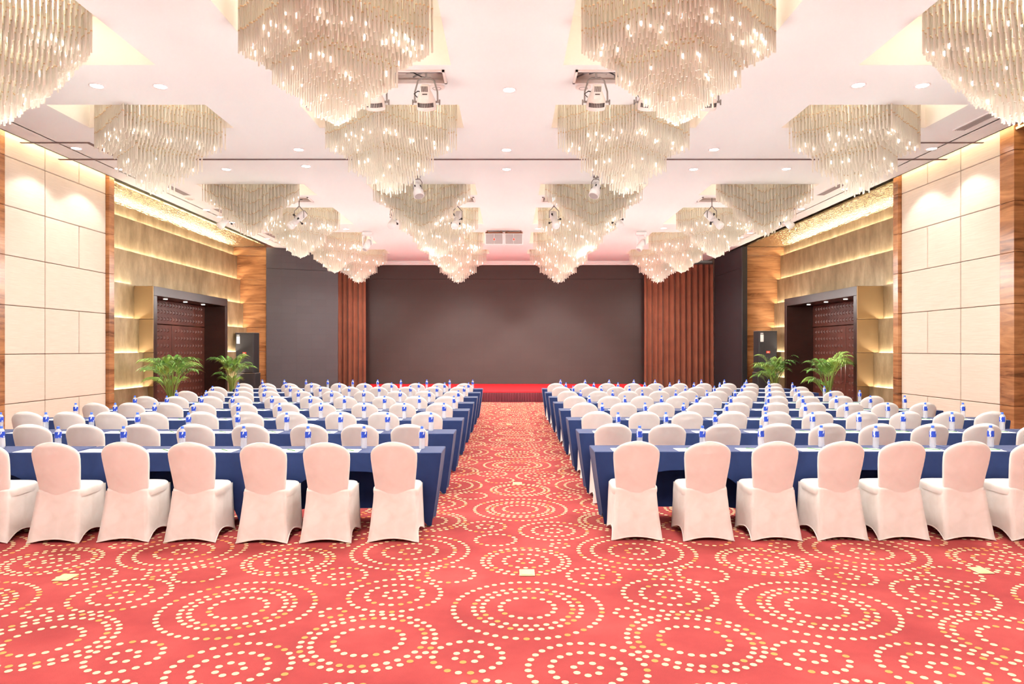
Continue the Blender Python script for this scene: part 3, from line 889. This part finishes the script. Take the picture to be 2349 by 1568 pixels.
def profile_spot(x, y, yaw, lab):
    t = thing('profile_spotlight', lab, 'spotlight', (x, y, ZC+.04), group='far profile spotlights')
    zc = -.48
    q = MB(); q.tube([(0,0,0),(0,0,-.2),(.05,0,-.26),(.11,0,-.32),(.11,0,zc)], .011); q.tube([(0,0,-.2),(-.05,0,-.26),(-.11,0,-.32),(-.11,0,zc)], .011); obj('yoke', q, M['grey_metal'], t)
    Mx = Matrix.Translation((0,0,zc)) @ Matrix.Rotation(yaw, 4, 'Z') @ Matrix.Rotation(2.35, 4, 'X')   # +z of the body looks down toward the stage
    def part(nm, q, m):
        q.v = [tuple(Mx @ Vector(p)) for p in q.v]; obj(nm, q, m, t)
    q = MB(); q.box((-.075,-.075,-.2),(.075,.075,.06), bev=.02); part('lamp_house', q, M['white_metal'])
    q = MB(); q.lathe([(.05,.05),(.07,.06),(.07,.22),(.088,.24),(.088,.33),(.08,.335)], 16); part('lens_tube', q, M['white_metal'])
    q = MB(); q.box((-.055,-.055,-.212),(.055,.055,-.199)); part('rear_plate', q, M['black'])
    q = MB(); q.box((-.025,-.03,-.216),(.02,.01,-.211)); part('display', q, M['blueglow'])
    for (a, z) in ((.3, .1), (2.1, .02), (3.6, .12), (5.0, .05)):
        q = MB(); q.tube([(.06*math.cos(a), .06*math.sin(a), z), (.14*math.cos(a), .14*math.sin(a), z)], .009, 6); q.box((.135*math.cos(a)-.02, .135*math.sin(a)-.02, z-.02), (.135*math.cos(a)+.02, .135*math.sin(a)+.02, z+.02), bev=.006); part('shutter_handle', q, M['black'])
    if abs(x) > 4 or abs(x) < 2: return
    ld = bpy.data.lights.new('profile_lamp', 'SPOT'); ld.energy = P_STAGE*3; ld.spot_size = .8; ld.spot_blend = .5; ld.shadow_soft_size = .05; ld.color = (1,.93,.88)
    lo = bpy.data.objects.new('profile_lamp', ld); COL.objects.link(lo); lo.parent = t
    tgt = Vector((x*.55, 24.6, .35)) - Vector((x, y, ZC-.44))
    lo.location = tuple(Vector((0,0,zc)) + tgt.normalized()*.42)
    lo.rotation_euler = tgt.to_track_quat('-Z', 'Y').to_euler()
for (x, yaw, lab) in ((-6.55, -.6, 'white profile spotlight glimpsed through the far left third-row chandelier'), (-4.9, -.75, 'white profile spotlight hung right of the far left third-row chandelier'), (-2.66, -.25, 'white profile spotlight at the left edge of the inner left third-row chandelier'),
                      (-1.2, -.2, 'white profile spotlight at the right edge of the inner left third-row chandelier'), (1.06, .15, 'white profile spotlight at the left edge of the inner right third-row chandelier'),
                      (2.5, .35, 'white profile spotlight at the right edge of the inner right third-row chandelier'), (4.75, .75, 'white profile spotlight hung left of the far right third-row chandelier'), (6.4, .6, 'white profile spotlight glimpsed through the far right third-row chandelier')):
    profile_spot(x, 15.96, yaw, lab)

def fresnel(x, y, yaw, lab):
    t = thing('ceiling_spotlight', lab, 'spotlight', (x, y, ZC), group='white ceiling spotlights')
    zc = -.26
    q = MB(); q.lathe([(.06,0),(.06,-.03)], 14); q.tube([(0,0,-.02),(0,0,-.06)], .012)
    q.tube([(-.09,0,zc),(-.09,0,-.12),(-.05,0,-.06),(.05,0,-.06),(.09,0,-.12),(.09,0,zc)], .01); obj('yoke', q, M['grey_metal'], t)
    Mx = Matrix.Translation((0,0,zc)) @ Matrix.Rotation(yaw, 4, 'Y') @ Matrix.Rotation(PI-.35, 4, 'X')
    q = MB(); q.lathe([(.05,-.14),(.075,-.12),(.08,.02),(.105,.06),(.108,.17),(.098,.175)], 18, mat=Mx); obj('housing', q, M['white_metal'], t)
    q = MB(); q.lathe([(0,.176),(.092,.176)], 18, mat=Mx, caps=False); obj('lens', q, M['grille'], t)
    q = MB()
    for k in range(4):
        a = k*PI/2+.4; q.box((.076*math.cos(a)-.012, .076*math.sin(a)-.012, -.06), (.076*math.cos(a)+.012, .076*math.sin(a)+.012, -.02))
    q.v = [tuple(Mx @ Vector(p)) for p in q.v]; obj('vent_slots', q, M['black'], t)
fresnel(-1.85, 13.85, -.25, 'white ceiling spotlight before the inner left third-row chandelier')
fresnel(1.77, 13.85, .35, 'white ceiling spotlight before the inner right third-row chandelier')

def moving_head(x, y, lab, yaw):
    t = thing('moving_head_light', lab, 'spotlight', (x, y, ZC), yaw, 'moving head lights')
    q = MB(); q.box((-.16,-.12,-.13),(.16,.12,-.03), bev=.02); q.box((-.1,-.08,-.03),(.1,.08,0)); obj('base', q, M['white_metal'], t)
    q = MB(); q.box((-.13,-.09,-.2),(-.07,.09,-.13), bev=.01); q.box((.07,-.09,-.2),(.13,.09,-.13), bev=.01)
    q.box((-.15,-.07,-.42),(-.11,.07,-.16), bev=.01); q.box((.11,-.07,-.42),(.15,.07,-.16), bev=.01); obj('yoke', q, M['white_metal'], t)
    Mx = Matrix.Translation((0,0,-.40)) @ Matrix.Rotation(.45, 4, 'Y') @ Matrix.Rotation(2.7, 4, 'X')
    q = MB(); q.lathe([(.03,-.18),(.075,-.16),(.098,-.05),(.10,.06),(.085,.2),(.075,.205)], 14, mat=Mx); obj('head', q, M['white_metal'], t)
    q = MB(); q.lathe([(0,.206),(.07,.206)], 14, mat=Mx, caps=False); obj('lens', q, M['grille'], t)
    q = MB(); q.box((-.165,-.05,-.11),(-.158,.05,-.05)); obj('display', q, M['blueglow'], t)
moving_head(-4.2, 20.3, 'white moving-head light on the ceiling left of the hung speakers', .15)
moving_head(3.95, 20.3, 'white moving-head light on the ceiling right of the hung speakers', -.2)

# ------------------------------------------------------------------ floor outlet plates
fb = MB(); fb.box((-.06,-.075,0),(.06,.075,.006), bev=.003); fbm = fb.mesh('plate', M['brass'])
fc = MB(); fc.box((-.045,-.06,.006),(.045,.06,.009), bev=.002); fcm = fc.mesh('lid', M['brass'])
for (px, py, lab) in ((150,1325,'beige floor outlet plate in the carpet at the left'), (1209,1314,'beige floor outlet plate nearest in the middle aisle'),
                      (2250,1309,'beige floor outlet plate in the carpet at the right'), (1187,1109,'second floor outlet plate along the middle aisle'),
                      (1168,973,'third floor outlet plate along the middle aisle'), (1166,940,'farthest floor outlet plate along the aisle near the stage')):
    d = FPX*CAMH/(py-800.0)
    t = thing('floor_outlet', lab, 'floor outlet', ((px-1167)/FPX*d, d, .002))
    obj('plate', fbm, parent=t); obj('lid', fcm, parent=t)

# ------------------------------------------------------------------ covered chairs
def chair_meshes(rng):
    # skirt
    TB = {'rl': (-.185, .03), 'rr': (.185, .03), 'fr': (.205, .44), 'fl': (-.205, .44)}
    BB = {'rl': (-.232, -.035), 'rr': (.232, -.035), 'fr': (.222, .455), 'fl': (-.222, .455)}
    order = ['rl', 'rr', 'fr', 'fl']; arch = [.034, .075, .075, .075]; ns = 10
    rows = []
    T = [0, .08, .2, .35, .5, .65, .8, .9, .97, 1.0]
    for t in T:
        row = []
        for s in range(4):
            a, b = order[s], order[(s+1) % 4]
            for k in range(ns):
                u = k/ns
                tx = TB[a][0]*(1-u) + TB[b][0]*u; ty = TB[a][1]*(1-u) + TB[b][1]*u
                bx_ = BB[a][0]*(1-u) + BB[b][0]*u; by_ = BB[a][1]*(1-u) + BB[b][1]*u
                e = t**1.25
                x = tx*(1-e) + bx_*e; y = ty*(1-e) + by_*e
                w = math.sin(PI*u)
                cx, cy = 0, .21
                pin = (.028*w*t**1.2)
                if s in (0, 2): y += (pin if s == 0 else -pin) + (-.012*w*(1-t) if s == 0 else 0)
                else: x += (-pin if s == 1 else pin)
                hem = arch[s]*w**.8
                z = .455*(1-t) + hem*t
                row.append((x + rng.uniform(-.0012,.0012), y + rng.uniform(-.0012,.0012), z))
        rows.append(row)
    q = MB(); q.grid(rows, close_u=True)
    # hem piping
    loop = rows[-1] + [rows[-1][0]]
    q.tube([(p[0], p[1], max(p[2], .006)+.001) for p in loop], .0055, 6)
    skirt = q.mesh('skirt', M['chair'])
    # seat
    q = MB(); rr = []
    for (sc_, z) in ((1.0, .40), (1.03, .425), (1.035, .45), (1.02, .468), (.96, .480), (.8, .488), (.5, .492), (.1, .493)):
        row = []
        n = 36
        for k in range(n):
            a = 2*PI*k/n
            c, s = math.cos(a), math.sin(a); p = 5.0
            r = (abs(c)**p + abs(s)**p)**(-1/p)
            row.append((.205*sc_*r*c, .245 + .215*sc_*r*s, z))
        rr.append(row)
    q.grid(rr, close_u=True); q.add(rr[-1], [tuple(range(36))], 0, True)
    seat = q.mesh('seat', M['chair'])
    # backrest
    prof = [(.30,.188,.0),(.36,.180,.0),(.40,.177,.0),(.45,.180,.0),(.52,.187,.0),(.60,.196,.0),(.68,.205,.0),(.75,.211,.0)]
    for tt in (.08,.2,.34,.47,.6,.71,.8,.87,.93,.97,.992):
        prof.append((.785+.131*tt, .212*(1-tt**1.9)**(1/1.9), 0))
    q = MB(); rr = []
    n = 40
    wr = [(rng.uniform(-.15,.15), rng.uniform(.5,.82), rng.uniform(.003,.008), rng.uniform(-.5,.5)) for _ in range(3)]
    for (z, w, _) in prof:
        yc = .07 - .135*((z-.3)/.61)**1.15
        th = .030 if z < .88 else .030*max(.35, (.93-z)/.05)
        row = []
        for k in range(n):
            a = 2*PI*k/n
            c, s = math.cos(a), math.sin(a); p = 3.6
            r = (abs(c)**p + abs(s)**p)**(-1/p)
            x = w*r*c; y = yc + th*r*s + .045*(x/.21)**2
            if s < 0:
                for (wx, wz, wa, sl) in wr:
                    dd = (z-wz-sl*x)/.018
                    y += -wa*math.exp(-dd*dd)*math.exp(-((x-wx)/.11)**2)
            row.append((x, y, z))
        rr.append(row)
    q.grid(rr, close_u=True); q.add(rr[-1], [tuple(range(n))], 0, True)
    back = q.mesh('backrest', M['chair_back'])
    return skirt, seat, back
CHV = [chair_meshes(random.Random(s)) for s in (1, 2, 3, 4, 5)]

# ------------------------------------------------------------------ tables in stretch covers
def table_meshes(L):
    h = L/2; D = .23; H = .735
    q = MB(); q.box((-h, -D, H-.02), (h, D, H), 0, .006); top = q.mesh('cover_top', M['navy'])
    ins = .10
    def loopside(kind, n):
        rows = []
        T = [0, .06, .15, .3, .45, .6, .75, .88, 1.0]
        for t in T:
            row = []
            for k in range(n+1):
                s = k/n
                if kind == 'front': hem = .012 + .54*(1-min(1, abs(2*s-1)/.93)**3)
                elif kind == 'back': hem = .012 + .085*(1-abs(2*s-1)**6)
                else: hem = .012 + .10*(1-min(1, abs(2*s-1)/.72)**2)
                z = (H-.012) - t*((H-.012)-hem)
                e = ((H-z)/H)**1.15
                hx = h - ins*e; hy = D - .035*e
                if kind == 'front': p = ((2*s-1)*hx, -hy + .02*math.sin(PI*s)*e, z)
                elif kind == 'back': p = ((1-2*s)*hx, hy - .02*math.sin(PI*s)*e, z)
                elif kind == 'right': p = (hx - .05*math.sin(PI*s)*e, (2*s-1)*hy, z)
                else: p = (-hx + .05*math.sin(PI*s)*e, (1-2*s)*hy, z)
                row.append(p)
            rows.append(row)
        return rows
    sk = {}
    for kind, n in (('front', 46), ('right', 14), ('back', 20), ('left', 14)):
        q = MB(); q.grid(loopside(kind, n)); sk[kind] = q.mesh('cover_' + kind, M['navy'])
    lg = MB()
    lg.tube([(0,0,.0),(0,0,.70)], .014, 8); lg.lathe([(.022,0),(.022,.015)], 8)
    leg = lg.mesh('leg', M['grey_metal'])
    return top, sk, leg
TAB = {1.8: table_meshes(1.80), .84: table_meshes(.84)}
def table(x, y, L, lab, grp):
    t = thing('covered_table', lab, 'table', (x, y, 0), R.uniform(-.004,.004), grp)
    top, sk, leg = TAB[L]
    obj('cover_top', top, parent=t)
    for k in sk: obj('cover_side', sk[k], parent=t)
    for sx_ in (-1, 1):
        for sy_ in (-1, 1):
            obj('leg', leg, parent=t, loc=(sx_*(L/2-.13), sy_*.165, .0))
    return t

# ------------------------------------------------------------------ bottles, sheets, pencils
q = MB()
prof = [(.022,.0),(.028,.004),(.0305,.012)]
for k in range(8):
    z = .018 + .0115*k
    prof += [(.0312, z), (.0288, z+.0058)]
prof += [(.031,.112),(.031,.172),(.029,.180),(.022,.193),(.0135,.2025),(.0125,.206)]
q.lathe(prof, 14); bot_me = q.mesh('bottle_body', M['plastic'])
q = MB(); q.lathe([(.0315,.111),(.0318,.113),(.0318,.170),(.0315,.172)], 14, caps=False); lab_me = q.mesh('bottle_label', M['label'])
q = MB(); q.lathe([(.0145,.204),(.0148,.206),(.0148,.224),(.013,.2275),(.0,.228)], 12, caps=False); cap_me = q.mesh('bottle_cap', M['cap'])
q = MB(); q.box((-.148,-.105,0),(.148,.105,.002)); pap_me = q.mesh('paper_sheet', M['paper'])
q = MB(); q.tube([(-.085,0,.004),(.075,0,.004)], .0038, 6); penb_me = q.mesh('barrel', M['green'])
q = MB(); q.tube([(.075,0,.004),(.088,0,.004),(.094,0,.004)], [.0038,.0022,.0006], 6); pent_me = q.mesh('tip', M['paper'])

# ------------------------------------------------------------------ set out the rows
LX = [-1.1,-1.68,-2.25,-2.92,-3.52,-4.14,-4.79,-5.35,-5.91,-6.47]
RX = [1.18,1.81,2.41,3.03,3.60,4.19,4.79,5.37,5.95,6.52]
L0 = [-1.045,-1.65,-2.22,-2.88,-3.49,-4.10,-4.74]
R0_ = [1.173,1.82,2.44,3.05,3.61,4.21,4.81]
ROWN = ['nearest','second nearest','third nearest','fourth nearest','fifth nearest','sixth nearest','second farthest','farthest']
ROWY = [6.68 + 1.505*i for i in range(8)]
for i in range(8):
    for sgn, base, r0 in ((-1, LX, L0), (1, RX, R0_)):
        blk = 'left' if sgn < 0 else 'right'
        yf = ROWY[i] + (.0 if sgn < 0 else .07 if i == 0 else .04)
        x = -.66 if sgn < 0 else .85
        for k, L in enumerate((1.8, 1.8, 1.8, .84)):
            lab = 'navy spandex-covered table, %s from the aisle, %s row, %s block' % (ORD[k] if k < 3 else 'short one farthest', ROWN[i], blk)
            table(x + sgn*L/2, yf + .23, L, lab, 'navy conference tables')
            x += sgn*(L + .022)
        for c in range(10):
            cx = (r0[c] if (i == 0 and c < len(r0)) else base[c] + (R.uniform(-.02,.02) if i else 0))
            where = '%s from the aisle, %s row, %s block' % (ORD[c] if c < 9 else 'last', ROWN[i], blk)
            t = thing('banquet_chair', 'white spandex-covered chair, ' + where, 'chair', (cx, yf - .50 + R.uniform(-.025,.025), 0), R.uniform(-.035,.035), 'covered banquet chairs')
            sk, se, ba = CHV[R.randrange(5)]
            obj('skirt', sk, parent=t); obj('seat', se, parent=t); obj('backrest', ba, parent=t)
            b = thing('water_bottle', 'clear water bottle with blue label, ' + where, 'bottle', (cx + .165 + R.uniform(-.015,.015), yf + .28 + R.uniform(-.02,.02), .7355), R.uniform(-.5,.5), 'water bottles on the tables')
            obj('body', bot_me, parent=b); obj('label_band', lab_me, parent=b); obj('cap', cap_me, parent=b)
            p = obj('paper_sheet', pap_me, loc=(cx + R.uniform(-.02,.02), yf + .125, .7355), rot=(0,0,R.uniform(-.05,.05)))
            tag(p, 'white note sheet on the table, ' + where, 'paper', 'note sheets on the tables')
            if i < 5:
                e = thing('pencil', 'green pencil on the white sheet, ' + where, 'pencil', (cx + .05 + R.uniform(-.02,.02), yf + .14, .738), -.75 + R.uniform(-.12,.12), 'green pencils on the sheets')
                obj('barrel', penb_me, parent=e); obj('tip', pent_me, parent=e)

# ------------------------------------------------------------------ potted palms
def palm(x, y, h, w, seed, lab, nf):
    r = random.Random(seed)
    t = thing('potted_palm', lab, 'plant', (x, y, 0), 0, 'potted areca palms')
    q = MB(); q.lathe([(.13,0),(.15,.01),(.19,.40),(.205,.44),(.205,.47),(.185,.47),(.18,.43)], 20, caps=False); q.add([(.13*math.cos(2*PI*k/12), .13*math.sin(2*PI*k/12), .002) for k in range(12)], [tuple(range(12))]); obj('pot', q, M['pot'], t)
    q = MB(); q.lathe([(.0,.435),(.182,.43)], 16, caps=False); obj('soil', q, M['soil'], t)
    for k in range(nf):
        a = k*2.399 + r.uniform(-.3,.3)
        low = (k % 5 == 4)
        ca, sa = math.cos(a), math.sin(a)
        bx_, by_ = .07*ca*r.random(), .07*sa*r.random()
        hb = h*(r.uniform(.36,.46) if low else r.uniform(.5,.66))
        sp_ = (.10 + .16*r.random())*w/.55
        tx, ty = bx_ + sp_*ca, by_ + sp_*sa
        q = MB(); pts = []
        for s in range(6):
            u = s/5; pts.append((bx_ + (tx-bx_)*u**1.6, by_ + (ty-by_)*u**1.6, .42 + (hb-.42)*u))
        q.tube(pts, [.012-.005*s/5 for s in range(6)], 6); obj('stem', q, M['stem'], t)
        # frond
        q = MB(); n = 15
        L = (.40 if low else r.uniform(.48,.62))*(.55 + .8*w)
        tilt = (k/nf)**.8 if not low else .9          # inner fronds upright, outer ones arch
        out = .10 + .6*tilt**1.3
        pr = Vector((tx, ty, hb)); dr = Vector((ca*out, sa*out, 1.0)).normalized()
        sp = [pr.copy()]
        for s in range(n):
            pr = pr + dr*(L/n); sp.append(pr.copy())
            dr = (dr + Vector((ca*.05, sa*.05, -.02 - .12*s/n))).normalized()
        q.tube([tuple(p) for p in sp], [.006*(1-.7*i/n) for i in range(n+1)], 5)
        for s in range(2, n+1):
            tg = (sp[s]-sp[s-1]).normalized(); sd = tg.cross(Vector((0,0,1)))
            if sd.length < .05: sd = Vector((-sa, ca, 0))
            sd.normalize(); nr = sd.cross(tg).normalized()
            ll = .38*(.5 + .5*math.sin(PI*(.2+.7*s/n)))*(.6 + .7*w)
            for sgn in (-1, 1):
                dv = (sd*sgn*.75 + tg*.85 + nr*.25 + Vector((r.uniform(-.1,.1), r.uniform(-.1,.1), r.uniform(-.1,.1)))).normalized()
                p0 = sp[s]; p1 = p0 + dv*ll*.5 + Vector((0,0,.012)); p2 = p0 + dv*ll + Vector((0,0,-.10*ll/.25))
                wv = dv.cross(nr).normalized()*.0135
                fold = nr*.005
                q.add([tuple(p0), tuple(p1+wv), tuple(p1-fold), tuple(p1-wv), tuple(p2)], [(0,1,2),(0,2,3),(1,4,2),(2,4,3)], 0, True)
        obj('frond', q, [M['leaf'] if r.random() < .6 else M['leaf2']], t)
palm(-8.05, 16.3, 1.86, .48, 21, 'bushy potted palm before the left door portal', 24)
palm(-8.4, 20.7, 1.84, .38, 22, 'slim potted palm beside the left black loudspeaker', 20)
palm(8.3, 21.3, 1.76, .52, 23, 'dense potted palm before the right black loudspeaker', 24)
palm(8.0, 17.1, 1.88, .40, 24, 'leaning potted palm before the right door portal', 20)
